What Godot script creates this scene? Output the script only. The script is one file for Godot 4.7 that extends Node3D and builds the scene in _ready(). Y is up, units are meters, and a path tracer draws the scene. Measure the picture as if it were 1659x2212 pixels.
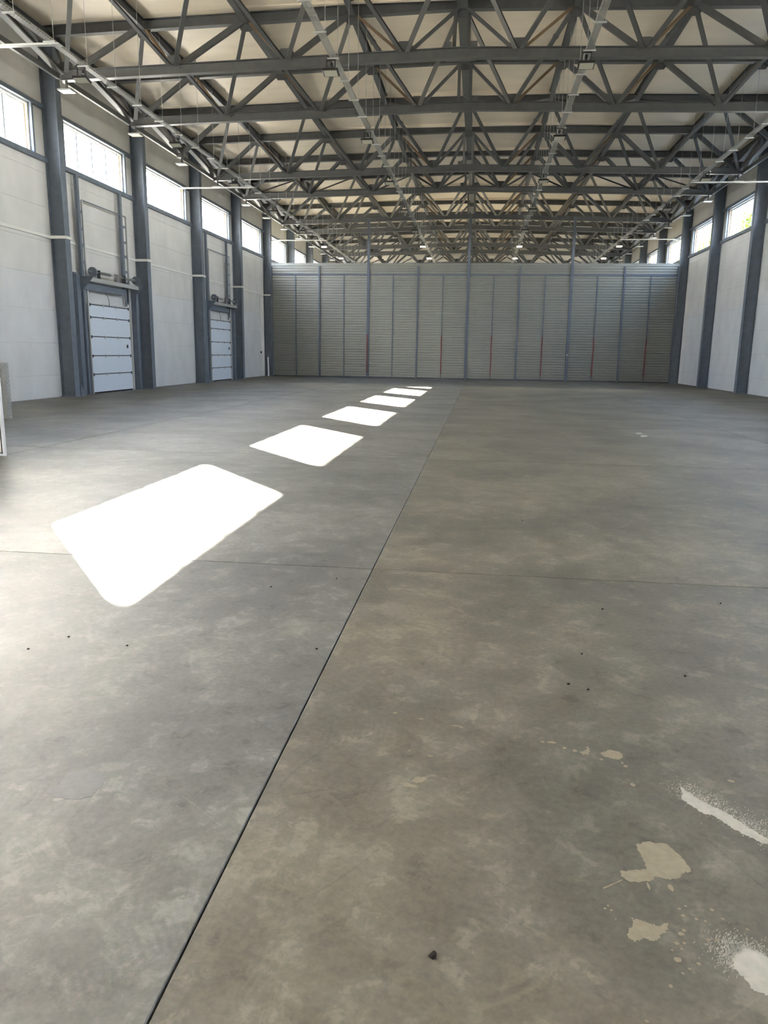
extends Node3D
# A long empty steel warehouse: sandwich-panel walls with high strip windows, roof trusses, cable trays
# with floodlights, a corrugated sheet partition across the hall and sun patches on the concrete floor.
# x = across the hall (0 on its centre line), z = -depth from the camera.

const WALL := 12.55                 # inner face of both long walls
const COLUMN0 := 23.6               # depth of the first column line in view, then every 6 m
const TRUSS0 := 23.65               # depth of the first full truss in view, then every 4 m
const NEAR := -6.4                  # depth of the end wall behind the camera
const FAR := 83.6                   # depth of the far end wall
const PARTITION := 47.4
const ORD := ["first", "second", "third", "fourth", "fifth", "sixth", "seventh", "eighth", "ninth", "tenth", "eleventh", "twelfth", "thirteenth", "fourteenth", "fifteenth", "sixteenth"]
var M := {}
var cache := {}
var used := {}
var rng := RandomNumberGenerator.new()


func _ready() -> void:
	rng.seed = 7
	# ---- camera
	var cam := Camera3D.new()
	cam.name = "camera"
	cam.fov = rad_to_deg(2.0 * atan(1106.0 / 1644.37))
	cam.near = 0.05
	cam.far = 400.0
	add_child(cam)
	var yaw := Basis(Vector3.UP, deg_to_rad(6.851))
	var pitch := Basis(Vector3.RIGHT, deg_to_rad(-11.857))
	var roll := Basis(Vector3.BACK, deg_to_rad(0.842))
	cam.transform = Transform3D(yaw * pitch * roll, Vector3(0.84, 1.563, 0))
	cam.current = true
	# ---- sky, sun, exposure
	var sky_mat := ProceduralSkyMaterial.new()
	sky_mat.sky_top_color = Color(0.58, 0.67, 0.8)
	sky_mat.sky_horizon_color = Color(0.91, 0.915, 0.91)
	sky_mat.ground_bottom_color = Color(0.36, 0.35, 0.32)
	sky_mat.ground_horizon_color = Color(0.7, 0.7, 0.68)
	sky_mat.sky_energy_multiplier = 1.0
	sky_mat.ground_energy_multiplier = 1.0
	sky_mat.sun_angle_max = 48.0
	sky_mat.sun_curve = 0.1
	sky_mat.energy_multiplier = 3.2
	var sky := Sky.new()
	sky.sky_material = sky_mat
	var env := Environment.new()
	env.background_mode = Environment.BG_SKY
	env.sky = sky
	env.tonemap_mode = Environment.TONE_MAPPER_LINEAR
	env.tonemap_exposure = 19.0
	env.sdfgi_enabled = true
	env.ssao_enabled = true
	env.ssil_enabled = true
	var we := WorldEnvironment.new()
	we.name = "world_environment"
	we.environment = env
	add_child(we)
	var sun := DirectionalLight3D.new()
	sun.name = "sun"
	sun.light_color = Color(1.0, 0.965, 0.91)
	sun.light_energy = 7.0
	sun.light_angular_distance = 0.53
	sun.shadow_enabled = true
	add_child(sun)
	sun.look_at_from_position(Vector3.ZERO, Vector3(1.335, -1.0, 1.703), Vector3.UP)

	materials()
	# ---- setting
	ground()
	floor_slabs()
	walls()
	ceiling()
	# ---- structure
	columns()
	purlins()
	trusses()
	eaves()
	partition()
	sectional_door(23.6, 1)
	sectional_door(35.6, 2)
	cable_ducts()
	# ---- fittings
	trays()
	floodlights()
	eave_lights()
	loose_things()
	trees()


# ------------------------------------------------------------------ helpers
func tag(o: Node, label: String, category: String, group := "", kind := "") -> void:
	if label: o.set_meta("label", label)
	if category: o.set_meta("category", category)
	if group: o.set_meta("group", group)
	if kind: o.set_meta("kind", kind)


func numbered(n: String) -> String:
	if not used.has(n):
		used[n] = 0
		return n
	used[n] += 1
	return "%s_%03d" % [n, used[n]]


func base(n: String, at := Vector3.ZERO) -> Node3D:
	var o := Node3D.new()
	o.name = numbered(n)
	add_child(o)
	o.position = at
	return o


func structure(n: String) -> Node3D:
	var o := Node3D.new()
	o.name = n
	add_child(o)
	o.set_meta("kind", "structure")
	return o


func put(parent: Node, n: String, mesh: Mesh, mat: Material, t := Transform3D()) -> MeshInstance3D:
	var o := MeshInstance3D.new()
	o.name = numbered(n) if parent == self else n
	o.mesh = mesh
	o.material_override = mat
	o.transform = t
	parent.add_child(o, true)
	return o


func quad(st: SurfaceTool, a: Vector3, b: Vector3, c: Vector3, d: Vector3, n: Vector3) -> void:
	tri(st, a, b, c, n)
	tri(st, a, c, d, n)


func tri(st: SurfaceTool, a: Vector3, b: Vector3, c: Vector3, n: Vector3) -> void:
	st.set_normal(n)
	if (b - a).cross(c - a).dot(n) > 0.0:
		st.add_vertex(a); st.add_vertex(c); st.add_vertex(b)
	else:
		st.add_vertex(a); st.add_vertex(b); st.add_vertex(c)


func extrude_into(st: SurfaceTool, prof: PackedVector2Array, from: float, to: float) -> void:
	# profile in xy, swept along z
	var clockwise := Geometry2D.is_polygon_clockwise(prof)
	var k := prof.size()
	for i in k:
		var p := prof[i]
		var q := prof[(i + 1) % k]
		var e := (q - p).normalized()
		var n := Vector3(e.y, -e.x, 0) * (-1.0 if clockwise else 1.0)
		quad(st, Vector3(p.x, p.y, from), Vector3(q.x, q.y, from), Vector3(q.x, q.y, to), Vector3(p.x, p.y, to), n)
	var ix := Geometry2D.triangulate_polygon(prof)
	for i in range(0, ix.size(), 3):
		var a := prof[ix[i]]; var b := prof[ix[i + 1]]; var c := prof[ix[i + 2]]
		tri(st, Vector3(a.x, a.y, from), Vector3(b.x, b.y, from), Vector3(c.x, c.y, from), Vector3(0, 0, -1 if from < to else 1))
		tri(st, Vector3(a.x, a.y, to), Vector3(b.x, b.y, to), Vector3(c.x, c.y, to), Vector3(0, 0, 1 if from < to else -1))


func begin() -> SurfaceTool:
	var st := SurfaceTool.new()
	st.begin(Mesh.PRIMITIVE_TRIANGLES)
	return st


func profile(kind: String, w: float, h: float) -> PackedVector2Array:
	var x := w / 2; var y := h / 2
	var tf := clampf(h * 0.06, 0.008, 0.016)
	var tw := clampf(w * 0.05, 0.004, 0.006)
	if kind == "I":
		return PackedVector2Array([Vector2(-x, -y), Vector2(x, -y), Vector2(x, -y + tf), Vector2(tw, -y + tf), Vector2(tw, y - tf), Vector2(x, y - tf), Vector2(x, y), Vector2(-x, y), Vector2(-x, y - tf), Vector2(-tw, y - tf), Vector2(-tw, -y + tf), Vector2(-x, -y + tf)])
	if kind == "C":
		return PackedVector2Array([Vector2(-x, -y), Vector2(x, -y), Vector2(x, -y + tf), Vector2(-x + tf, -y + tf), Vector2(-x + tf, y - tf), Vector2(x, y - tf), Vector2(x, y), Vector2(-x, y)])
	if kind == "L":
		return PackedVector2Array([Vector2(-x, -y), Vector2(x, -y), Vector2(x, -y + 0.008), Vector2(-x + 0.008, -y + 0.008), Vector2(-x + 0.008, y), Vector2(-x, y)])
	var c := minf(minf(w, h) * 0.14, 0.012)
	return PackedVector2Array([Vector2(-x + c, -y), Vector2(x - c, -y), Vector2(x, -y + c), Vector2(x, y - c), Vector2(x - c, y), Vector2(-x + c, y), Vector2(-x, y - c), Vector2(-x, -y + c)])


func bar_mesh(kind: String, w: float, h: float, length: float) -> Mesh:
	var key := "%s %.3f %.3f %.3f" % [kind, w, h, length]
	if not cache.has(key):
		var st := begin()
		extrude_into(st, profile(kind, w, h), -length / 2, length / 2)
		cache[key] = st.commit()
	return cache[key]


func frame_of(a: Vector3, b: Vector3, up := Vector3.UP) -> Transform3D:
	var z := (b - a).normalized()
	if absf(z.dot(up)) > 0.999: up = Vector3.BACK if absf(z.z) < 0.9 else Vector3.UP
	var x := up.cross(z).normalized()
	return Transform3D(Basis(x, z.cross(x), z), (a + b) / 2)


func beam(parent: Node, n: String, a: Vector3, b: Vector3, w: float, h: float, kind: String, mat: Material, up := Vector3.UP) -> MeshInstance3D:
	return put(parent, n, bar_mesh(kind, w, h, snappedf(a.distance_to(b), 0.002)), mat, frame_of(a, b, up))


func box_mesh(size: Vector3, c := 0.0) -> Mesh:
	var key := "box %.3f %.3f %.3f %.4f" % [size.x, size.y, size.z, c]
	if cache.has(key): return cache[key]
	var st := begin()
	box_into(st, Vector3.ZERO, size, c)
	cache[key] = st.commit()
	return cache[key]


func box_into(st: SurfaceTool, at: Vector3, size: Vector3, c := 0.0) -> void:
	var h := size / 2
	c = minf(c, minf(h.x, minf(h.y, h.z)) * 0.9)
	for ax in 3:
		var u := (ax + 1) % 3; var v := (ax + 2) % 3
		for s in [-1.0, 1.0]:
			var p: Array[Vector3] = []
			for q in [[-1, -1], [1, -1], [1, 1], [-1, 1]]:
				var w := Vector3.ZERO
				w[ax] = s * h[ax]; w[u] = q[0] * (h[u] - c); w[v] = q[1] * (h[v] - c)
				p.append(at + w)
			var n := Vector3.ZERO
			n[ax] = s
			quad(st, p[0], p[1], p[2], p[3], n)
			if c > 0.0:
				for t in [-1.0, 1.0]:      # the chamfer between the faces +-ax and +-u
					var e: Array[Vector3] = []
					for q in [[0, -1], [1, -1], [1, 1], [0, 1]]:
						var w := Vector3.ZERO
						w[ax] = s * (h[ax] - c * q[0]); w[u] = t * (h[u] - c * (1 - q[0])); w[v] = q[1] * (h[v] - c)
						e.append(at + w)
					var m := Vector3.ZERO
					m[ax] = s; m[u] = t
					quad(st, e[0], e[1], e[2], e[3], m.normalized())
	if c > 0.0:
		for sx in [-1.0, 1.0]:
			for sy in [-1.0, 1.0]:
				for sz in [-1.0, 1.0]:
					tri(st, at + Vector3(sx * h.x, sy * (h.y - c), sz * (h.z - c)), at + Vector3(sx * (h.x - c), sy * h.y, sz * (h.z - c)), at + Vector3(sx * (h.x - c), sy * (h.y - c), sz * h.z), Vector3(sx, sy, sz).normalized())


func block(parent: Node, n: String, lo: Vector3, hi: Vector3, mat: Material, c := 0.0) -> MeshInstance3D:
	var a := lo.min(hi); var b := lo.max(hi)
	return put(parent, n, box_mesh(b - a, c), mat, Transform3D(Basis(), (a + b) / 2))


func rod_mesh(r: float, length: float, sides := 8) -> Mesh:
	var key := "rod %.4f %.3f %d" % [r, length, sides]
	if not cache.has(key):
		var pr := PackedVector2Array()
		for i in sides: pr.append(Vector2.from_angle(TAU * i / sides) * r)
		var st := begin()
		extrude_into(st, pr, -length / 2, length / 2)
		cache[key] = st.commit()
	return cache[key]


func rod(parent: Node, n: String, a: Vector3, b: Vector3, r: float, mat: Material, sides := 8) -> MeshInstance3D:
	return put(parent, n, rod_mesh(r, snappedf(a.distance_to(b), 0.002), sides), mat, frame_of(a, b))


func plate_mesh(outline: PackedVector2Array, thick: float) -> Mesh:
	var st := begin()
	extrude_into(st, outline, -thick / 2, thick / 2)
	return st.commit()


func flat_mesh(outline: PackedVector2Array, y0: float, y1: float) -> Mesh:
	# outline in x, z; a thin slab between two heights
	var st := begin()
	var ix := Geometry2D.triangulate_polygon(outline)
	for i in range(0, ix.size(), 3):
		var a := outline[ix[i]]; var b := outline[ix[i + 1]]; var c := outline[ix[i + 2]]
		tri(st, Vector3(a.x, y1, a.y), Vector3(b.x, y1, b.y), Vector3(c.x, y1, c.y), Vector3.UP)
	for i in outline.size():
		var p := outline[i]; var q := outline[(i + 1) % outline.size()]
		var e := (q - p).normalized()
		var n := Vector3(e.y, 0, -e.x) * (-1.0 if Geometry2D.is_polygon_clockwise(outline) else 1.0)
		quad(st, Vector3(p.x, y0, p.y), Vector3(q.x, y0, q.y), Vector3(q.x, y1, q.y), Vector3(p.x, y1, p.y), n)
	return st.commit()


# ------------------------------------------------------------------ materials
func plain(n: String, color: Color, rough: float, metal := 0.0) -> StandardMaterial3D:
	var m := StandardMaterial3D.new()
	m.resource_name = n
	m.albedo_color = color
	m.roughness = rough
	m.metallic = metal
	M[n] = m
	return m


func noise_image(size: int, freq: float, octaves: int, seed_: int, kind := FastNoiseLite.TYPE_SIMPLEX_SMOOTH, warp := 0.0, ridged := false) -> PackedByteArray:
	var f := FastNoiseLite.new()
	f.seed = seed_
	f.noise_type = kind
	f.frequency = freq
	f.fractal_type = FastNoiseLite.FRACTAL_RIDGED if ridged else FastNoiseLite.FRACTAL_FBM
	f.fractal_octaves = octaves
	if warp > 0.0:
		f.domain_warp_enabled = true
		f.domain_warp_amplitude = warp
		f.domain_warp_frequency = freq * 0.8
		f.domain_warp_fractal_octaves = 3
	var im := f.get_image(size, size, false, false, true)
	im.convert(Image.FORMAT_L8)
	return im.get_data()


func grain_texture(seed_: int, freq: float, lo: float, hi: float) -> NoiseTexture2D:
	var f := FastNoiseLite.new()
	f.seed = seed_
	f.frequency = freq
	f.fractal_octaves = 5
	var t := NoiseTexture2D.new()
	t.width = 512
	t.height = 512
	t.seamless = true
	t.noise = f
	var g := Gradient.new()
	g.set_color(0, Color(lo, lo, lo))
	g.set_color(1, Color(hi, hi, hi))
	t.color_ramp = g
	return t


func materials() -> void:
	var s := plain("steel", Color(0.345, 0.355, 0.355), 0.4)
	s.albedo_texture = grain_texture(3, 0.012, 0.86, 1.0)
	s.uv1_triplanar = true
	s.uv1_world_triplanar = true
	s.uv1_scale = Vector3(0.4, 0.4, 0.4)
	var cp := plain("column_paint", Color(0.425, 0.465, 0.51), 0.45)
	cp.albedo_texture = s.albedo_texture
	cp.uv1_triplanar = true
	cp.uv1_world_triplanar = true
	cp.uv1_scale = Vector3(0.4, 0.4, 0.4)
	plain("primer", Color(0.40, 0.33, 0.24), 0.7)
	plain("pale_steel", Color(0.5, 0.51, 0.51), 0.5)
	plain("galvanised", Color(0.72, 0.73, 0.72), 0.42, 0.55)
	var lower := plain("panel_lower", Color(0.845, 0.85, 0.845), 0.5)
	var upper := plain("panel_upper", Color(0.85, 0.845, 0.825), 0.5)
	for m: StandardMaterial3D in [lower, upper]:
		m.albedo_texture = grain_texture(11, 0.008, 0.93, 1.0)
		m.uv1_triplanar = true
		m.uv1_world_triplanar = true
		m.uv1_scale = Vector3(0.2, 0.12, 0.2)
	var ce := plain("ceiling_sheet", Color(0.9, 0.86, 0.785), 0.42)
	ce.albedo_texture = grain_texture(17, 0.006, 0.92, 1.0)
	ce.uv1_triplanar = true
	ce.uv1_world_triplanar = true
	ce.uv1_scale = Vector3(0.1, 0.1, 0.25)
	plain("outer_skin", Color(0.6, 0.6, 0.6), 0.6)
	plain("window_frame", Color(0.86, 0.86, 0.86), 0.4)
	plain("mullion", Color(0.42, 0.44, 0.45), 0.5)
	plain("reveal", Color(0.76, 0.66, 0.55), 0.8)
	var gl := plain("glass", Color(0.95, 0.98, 0.98, 0.06), 0.02)
	gl.transparency = BaseMaterial3D.TRANSPARENCY_ALPHA
	plain("door_sheet", Color(0.82, 0.86, 0.9), 0.42)
	plain("dark_strip", Color(0.25, 0.27, 0.29), 0.5)
	plain("rubber", Color(0.09, 0.09, 0.1), 0.8)
	plain("duct", Color(0.86, 0.86, 0.83), 0.45)
	plain("pipe", Color(0.88, 0.89, 0.9), 0.4)
	plain("black", Color(0.05, 0.05, 0.055), 0.45)
	plain("lens", Color(0.66, 0.66, 0.61), 0.35)
	plain("red", Color(0.45, 0.08, 0.07), 0.55)
	plain("post", Color(0.33, 0.36, 0.405), 0.5)
	plain("spring", Color(0.62, 0.63, 0.62), 0.35, 0.7)
	plain("pale_board", Color(0.88, 0.86, 0.82), 0.5)
	var co := plain("corrugated", Color(0.505, 0.51, 0.48), 0.36, 0.35)
	co.albedo_texture = grain_texture(23, 0.01, 0.96, 1.0)
	co.uv1_triplanar = true
	co.uv1_world_triplanar = true
	co.uv1_scale = Vector3(0.3, 0.3, 0.3)
	var lit := plain("lit_lens", Color(1, 0.97, 0.9), 0.4)
	lit.emission_enabled = true
	lit.emission = Color(1.0, 0.93, 0.8)
	lit.emission_energy_multiplier = 0.8
	plain("plaster_white", Color(0.74, 0.72, 0.66), 0.75)
	plain("plaster_beige", Color(0.595, 0.555, 0.46), 0.7)
	plain("film", Color(0.5, 0.475, 0.41), 0.6)
	plain("damp", Color(0.415, 0.41, 0.395), 0.5)
	for q in ["plaster_white", "plaster_beige", "film", "damp"]:
		M[q].albedo_texture = grain_texture(51, 0.02, 0.9, 1.0)
		M[q].uv1_triplanar = true
		M[q].uv1_world_triplanar = true
		M[q].uv1_scale = Vector3(2.2, 2.2, 2.2)
	plain("joint", Color(0.22, 0.18, 0.145), 0.9)
	plain("grit", Color(0.12, 0.10, 0.08), 0.9)
	plain("bark", Color(0.33, 0.27, 0.21), 0.9)
	var lf := plain("leaf", Color(0.6, 0.66, 0.36), 0.6)
	lf.backlight_enabled = true
	lf.backlight = Color(0.5, 0.6, 0.2)
	var gr := plain("yard", Color(0.56, 0.54, 0.49), 0.9)
	gr.albedo_texture = grain_texture(31, 0.02, 0.8, 1.0)
	gr.uv1_triplanar = true
	gr.uv1_world_triplanar = true
	gr.uv1_scale = Vector3(0.1, 0.1, 0.1)
	# perforated tray: slots cut out of the sheet
	var im := Image.create(64, 64, false, Image.FORMAT_RGBA8)
	im.fill(Color(1, 1, 1, 1))
	for sy in 2:
		for x in range(10, 50):
			for y in range(-6, 6):
				im.set_pixel((x + sy * 32) % 64, 16 + sy * 32 + y, Color(0.3, 0.3, 0.3, 0))
	var tr := plain("tray", Color(0.68, 0.69, 0.68), 0.4, 0.45)
	tr.albedo_texture = ImageTexture.create_from_image(im)
	tr.transparency = BaseMaterial3D.TRANSPARENCY_ALPHA_SCISSOR
	tr.alpha_scissor_threshold = 0.5
	tr.uv1_triplanar = true
	tr.uv1_world_triplanar = true
	tr.uv1_scale = Vector3(10, 10, 10)
	concrete()


func concrete() -> void:
	# power-floated concrete: cloudy patches, trowel sweeps, pale laitance flakes and fine grain, one 6 m slab to a picture
	var n := 1536
	var big := noise_image(n, 0.0022, 4, 101, FastNoiseLite.TYPE_SIMPLEX_SMOOTH, 90.0)
	var mid := noise_image(n, 0.014, 5, 102, FastNoiseLite.TYPE_SIMPLEX_SMOOTH, 60.0)
	var sweep := noise_image(n, 0.008, 4, 103, FastNoiseLite.TYPE_SIMPLEX_SMOOTH, 160.0, true)
	var flake := noise_image(n, 0.03, 5, 104, FastNoiseLite.TYPE_SIMPLEX_SMOOTH, 45.0)
	var fine := noise_image(n, 0.25, 3, 105)
	var rgb := PackedByteArray()
	rgb.resize(n * n * 3)
	var rough := PackedByteArray()
	rough.resize(n * n)
	for i in n * n:
		var b := big[i] / 255.0 - 0.5
		var m := mid[i] / 255.0 - 0.5
		var k := flake[i] / 255.0
		var w := sweep[i] / 255.0
		var f := fine[i] / 255.0 - 0.5
		var v := 0.8 + 0.18 * b + 0.17 * m + 0.08 * f
		var pale := clampf((k - 0.56) * 10.0, 0.0, 1.0) * clampf((mid[i] / 255.0 - 0.47) * 6.0, 0.0, 1.0)
		v += 0.11 * pale + 0.08 * clampf((w - 0.62) * 4.0, 0.0, 1.0) * clampf(b * 4.0 + 0.5, 0.0, 1.0)
		v -= 0.1 * clampf((0.36 - k) * 6.0, 0.0, 1.0) * clampf(-m * 5.0, 0.0, 1.0)
		v = clampf(v, 0.3, 1.0)
		var warm := 0.012 * (b * 2.0 - m)
		rgb[i * 3] = int(clampf(v * (1.0 + warm), 0.0, 1.0) * 255.0)
		rgb[i * 3 + 1] = int(v * 0.992 * 255.0)
		rgb[i * 3 + 2] = int(clampf(v * (0.965 - warm), 0.0, 1.0) * 255.0)
		rough[i] = int(clampf(0.5 + 0.08 * m + 0.05 * pale - 0.04 * b, 0.36, 0.75) * 255.0)
	# scratches and tyre scuffs
	for k in 150:
		var p := Vector2(rng.randf() * n, rng.randf() * n)
		var ang := rng.randf() * TAU
		var bend := rng.randfn() * 0.004
		var gain := 1.0 + (0.13 if k % 3 == 0 else -0.14) * (0.5 + 0.5 * rng.randf())
		for q in int(20 + 170 * rng.randf() * rng.randf()):
			ang += bend
			p += Vector2.from_angle(ang)
			var xi := posmod(int(p.x), n); var yi := posmod(int(p.y), n)
			for c in 3: rgb[(yi * n + xi) * 3 + c] = int(clampf(rgb[(yi * n + xi) * 3 + c] * gain, 0, 255))
	for k in 16:
		var p := Vector2(rng.randf() * n, rng.randf() * n)
		var ang := rng.randf() * TAU
		var dir := Vector2.from_angle(ang)
		for q in int(14 + 16 * rng.randf()):
			for w in int(26 + 10 * rng.randf()):
				for u in 3:
					var z := p + dir * (q * 6.0 + u + 0.35 * w) + dir.orthogonal() * w
					var xi := posmod(int(z.x), n); var yi := posmod(int(z.y), n)
					for c in 3: rgb[(yi * n + xi) * 3 + c] = int(clampf(rgb[(yi * n + xi) * 3 + c] * (1.055 if rng.randf() < 0.7 else 1.0), 0, 255))
	var color := ImageTexture.create_from_image(Image.create_from_data(n, n, false, Image.FORMAT_RGB8, rgb))
	var gloss := ImageTexture.create_from_image(Image.create_from_data(n, n, false, Image.FORMAT_L8, rough))
	for e in [["slab_cool", Color(0.56, 0.555, 0.53)], ["slab_warm", Color(0.56, 0.538, 0.482)]]:
		var m := plain(e[0], e[1], 1.0)
		m.albedo_texture = color
		m.metallic_specular = 0.42
		m.roughness_texture = gloss
		m.roughness_texture_channel = BaseMaterial3D.TEXTURE_CHANNEL_RED
		m.detail_enabled = true
		m.detail_albedo = grain_texture(41, 0.05, 0.88, 1.0)
		m.detail_blend_mode = BaseMaterial3D.BLEND_MODE_MUL
		m.detail_uv_layer = BaseMaterial3D.DETAIL_UV_2
		m.uv2_triplanar = true
		m.uv2_world_triplanar = true
		m.uv2_scale = Vector3(0.9, 0.9, 0.9)


# ------------------------------------------------------------------ setting
func ground() -> void:
	var g := structure("ground")
	for s in [-1.0, 1.0]:
		block(g, "yard", Vector3(s * 12.76, -0.3, 60), Vector3(s * 90, -0.1, -150), M.yard)


func floor_slabs() -> void:
	var fl := structure("floor")
	block(fl, "sub_base", Vector3(-12.8, -0.3, -NEAR + 0.3), Vector3(12.8, -0.02, -FAR - 0.3), M.joint)
	var xs := [-12.75, -6.03, 0.12, 6.2, 12.75]
	var k := 0
	for i in 4:
		var d := NEAR - 0.25
		var j := 0
		while d < FAR:
			var e := -0.65 + 6.0 * (j + 0) if j > 0 else -0.65
			e = -0.65 + 6.0 * j
			e = minf(e, FAR + 0.25)
			var lo := Vector3(xs[i] + 0.004, 0, -e + 0.006)
			var hi := Vector3(xs[i + 1] - 0.004, 0, -d - 0.006)
			put(fl, "slab", slab_mesh(lo, hi, k), M.slab_cool if i < 2 else M.slab_warm)
			k += 1
			d = e
			j += 1
	marks(fl)


func slab_mesh(lo: Vector3, hi: Vector3, k: int) -> Mesh:
	var st := begin()
	var c := 0.002
	var flip := Vector2(1 if k % 2 == 0 else -1, 1 if (k / 2) % 2 == 0 else -1)
	var swap := (k / 3) % 2 == 1
	var uv := func(p: Vector3) -> Vector2:
		var q := Vector2((p.x - lo.x) / 6.8, (p.z - lo.z) / 6.8) * flip
		return Vector2(q.y, q.x) if swap else q
	var face := func(a: Vector3, b: Vector3, cc: Vector3, d: Vector3, n: Vector3) -> void:
		for t: Array in [[a, b, cc], [a, cc, d]]:
			var o: Array = t if (t[1] - t[0]).cross(t[2] - t[0]).dot(n) < 0.0 else [t[0], t[2], t[1]]
			for p: Vector3 in o:
				st.set_normal(n)
				st.set_uv(uv.call(p))
				st.set_uv2(Vector2(p.x, p.z))
				st.add_vertex(p)
	var e := 0.0035
	var t := [Vector3(lo.x + e, 0, lo.z + c), Vector3(hi.x - e, 0, lo.z + c), Vector3(hi.x - e, 0, hi.z - c), Vector3(lo.x + e, 0, hi.z - c)]
	var u := [Vector3(lo.x, -c, lo.z), Vector3(hi.x, -c, lo.z), Vector3(hi.x, -c, hi.z), Vector3(lo.x, -c, hi.z)]
	var n := [Vector3(0, 0, -1), Vector3(1, 0, 0), Vector3(0, 0, 1), Vector3(-1, 0, 0)]
	face.call(t[0], t[1], t[2], t[3], Vector3.UP)
	for i in 4:
		var j := (i + 1) % 4
		face.call(t[i], t[j], u[j], u[i], (n[i] + Vector3.UP).normalized())
		face.call(u[i], u[j], u[j] + Vector3(0, -0.015, 0), u[i] + Vector3(0, -0.015, 0), n[i])
	return st.commit()


const MARKS := {
	"stripe": [[1.643, -2.672], [1.658, -2.644], [1.678, -2.609], [1.711, -2.570], [1.756, -2.534], [1.787, -2.484], [1.822, -2.430], [1.852, -2.390], [1.882, -2.352], [1.878, -2.322], [1.843, -2.365], [1.818, -2.373], [1.784, -2.406], [1.750, -2.439], [1.725, -2.482], [1.708, -2.504], [1.679, -2.509], [1.651, -2.554], [1.628, -2.587]],
	"beige_a": [[1.408, -2.296], [1.443, -2.317], [1.505, -2.316], [1.527, -2.283], [1.546, -2.245], [1.552, -2.185], [1.522, -2.175], [1.512, -2.150], [1.478, -2.137], [1.442, -2.145], [1.413, -2.120], [1.363, -2.110], [1.331, -2.132], [1.333, -2.154], [1.399, -2.169], [1.421, -2.183], [1.414, -2.238]],
	"beige_b": [[1.332, -1.945], [1.349, -1.951], [1.373, -1.942], [1.399, -1.932], [1.427, -1.947], [1.424, -1.925], [1.401, -1.898], [1.373, -1.870], [1.350, -1.878], [1.325, -1.862], [1.306, -1.874], [1.312, -1.911], [1.330, -1.923]],
	"white_c": [[1.577, -1.848], [1.615, -1.881], [1.648, -1.874], [1.663, -1.852], [1.692, -1.832], [1.652, -1.723], [1.619, -1.725], [1.590, -1.735], [1.579, -1.770], [1.568, -1.799], [1.558, -1.813]],
	"beige_d": [[0.650, -2.565], [0.665, -2.596], [0.704, -2.602], [0.701, -2.578], [0.677, -2.555]],
	"beige_e": [[0.602, -2.547], [0.634, -2.555], [0.678, -2.535], [0.666, -2.524], [0.628, -2.528]],
	"beige_f": [[1.379, -2.881], [1.404, -2.898], [1.425, -2.914], [1.447, -2.910], [1.470, -2.889], [1.468, -2.862], [1.448, -2.838], [1.423, -2.846], [1.393, -2.854]],
	"beige_g": [[1.302, -2.877], [1.321, -2.891], [1.340, -2.931], [1.343, -2.898], [1.336, -2.867], [1.314, -2.857]],
	"film_j": [[0.281, -4.475], [0.305, -4.639], [0.398, -4.608], [0.480, -4.508], [0.446, -4.416], [0.383, -4.342], [0.322, -4.374]],
	"damp_k": [[-0.656, -2.312], [-0.623, -2.362], [-0.635, -2.432], [-0.599, -2.467], [-0.523, -2.465], [-0.477, -2.423], [-0.466, -2.370], [-0.470, -2.309], [-0.512, -2.274], [-0.584, -2.278]],
	"beige_l": [[1.268, -2.070], [1.335, -2.118], [1.333, -2.112], [1.271, -2.066]],
	"white_h": [[4.099, -16.302], [4.232, -16.433], [4.197, -16.094], [4.090, -16.020]],
	"white_i": [[4.106, -15.799], [4.244, -15.880], [4.200, -15.561], [4.074, -15.485]],
}
const DROPS := [[1.568, -2.020, 0.0067, 0.0061], [1.588, -1.986, 0.0060, 0.0050], [1.513, -1.974, 0.0053, 0.0049], [1.536, -1.970, 0.0040, 0.0039], [1.478, -1.984, 0.0053, 0.0049], [1.475, -2.011, 0.0054, 0.0050], [1.496, -2.025, 0.0047, 0.0041], [1.455, -1.910, 0.0084, 0.0073], [1.467, -1.924, 0.0058, 0.0056], [1.435, -1.873, 0.0083, 0.0062], [1.455, -1.876, 0.0051, 0.0054], [1.416, -1.846, 0.0038, 0.0035], [1.442, -1.853, 0.0038, 0.0035], [1.423, -1.814, 0.0099, 0.0092], [1.474, -1.807, 0.0055, 0.0059], [1.446, -1.786, 0.0043, 0.0041], [1.424, -1.768, 0.0048, 0.0040], [1.523, -1.898, 0.0051, 0.0055], [1.547, -1.901, 0.0058, 0.0064], [1.383, -1.721, 0.0053, 0.0062], [1.301, -1.605, 0.0050, 0.0041], [1.545, -1.850, 0.0037, 0.0035], [1.272, -1.996, 0.0034, 0.0039], [1.261, -1.982, 0.0040, 0.0039], [1.278, -1.977, 0.0040, 0.0039], [1.285, -1.943, 0.0026, 0.0028], [1.332, -1.952, 0.0033, 0.0038], [1.644, -1.954, 0.0052, 0.0048], [1.466, -2.793, 0.0091, 0.0089], [1.468, -2.662, 0.0096, 0.0114], [1.843, -2.741, 0.0141, 0.0105], [1.407, -2.096, 0.0042, 0.0171], [1.473, -2.100, 0.0084, 0.0151], [1.159, -2.936, 0.0086, 0.0078], [1.196, -2.938, 0.0192, 0.0117], [1.244, -2.900, 0.0076, 0.0095], [1.283, -2.883, 0.0085, 0.0094], [1.380, -2.831, 0.0083, 0.0073], [1.457, -2.816, 0.0046, 0.0072], [1.467, -2.795, 0.0073, 0.0071], [0.707, -2.756, 0.0119, 0.0071], [0.799, -3.023, 0.0259, 0.0062], [0.824, -3.010, 0.0099, 0.0062], [0.647, -3.063, 0.0132, 0.0064], [0.531, -3.101, 0.0123, 0.0066], [0.622, -2.785, 0.0056, 0.0054]]


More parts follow.
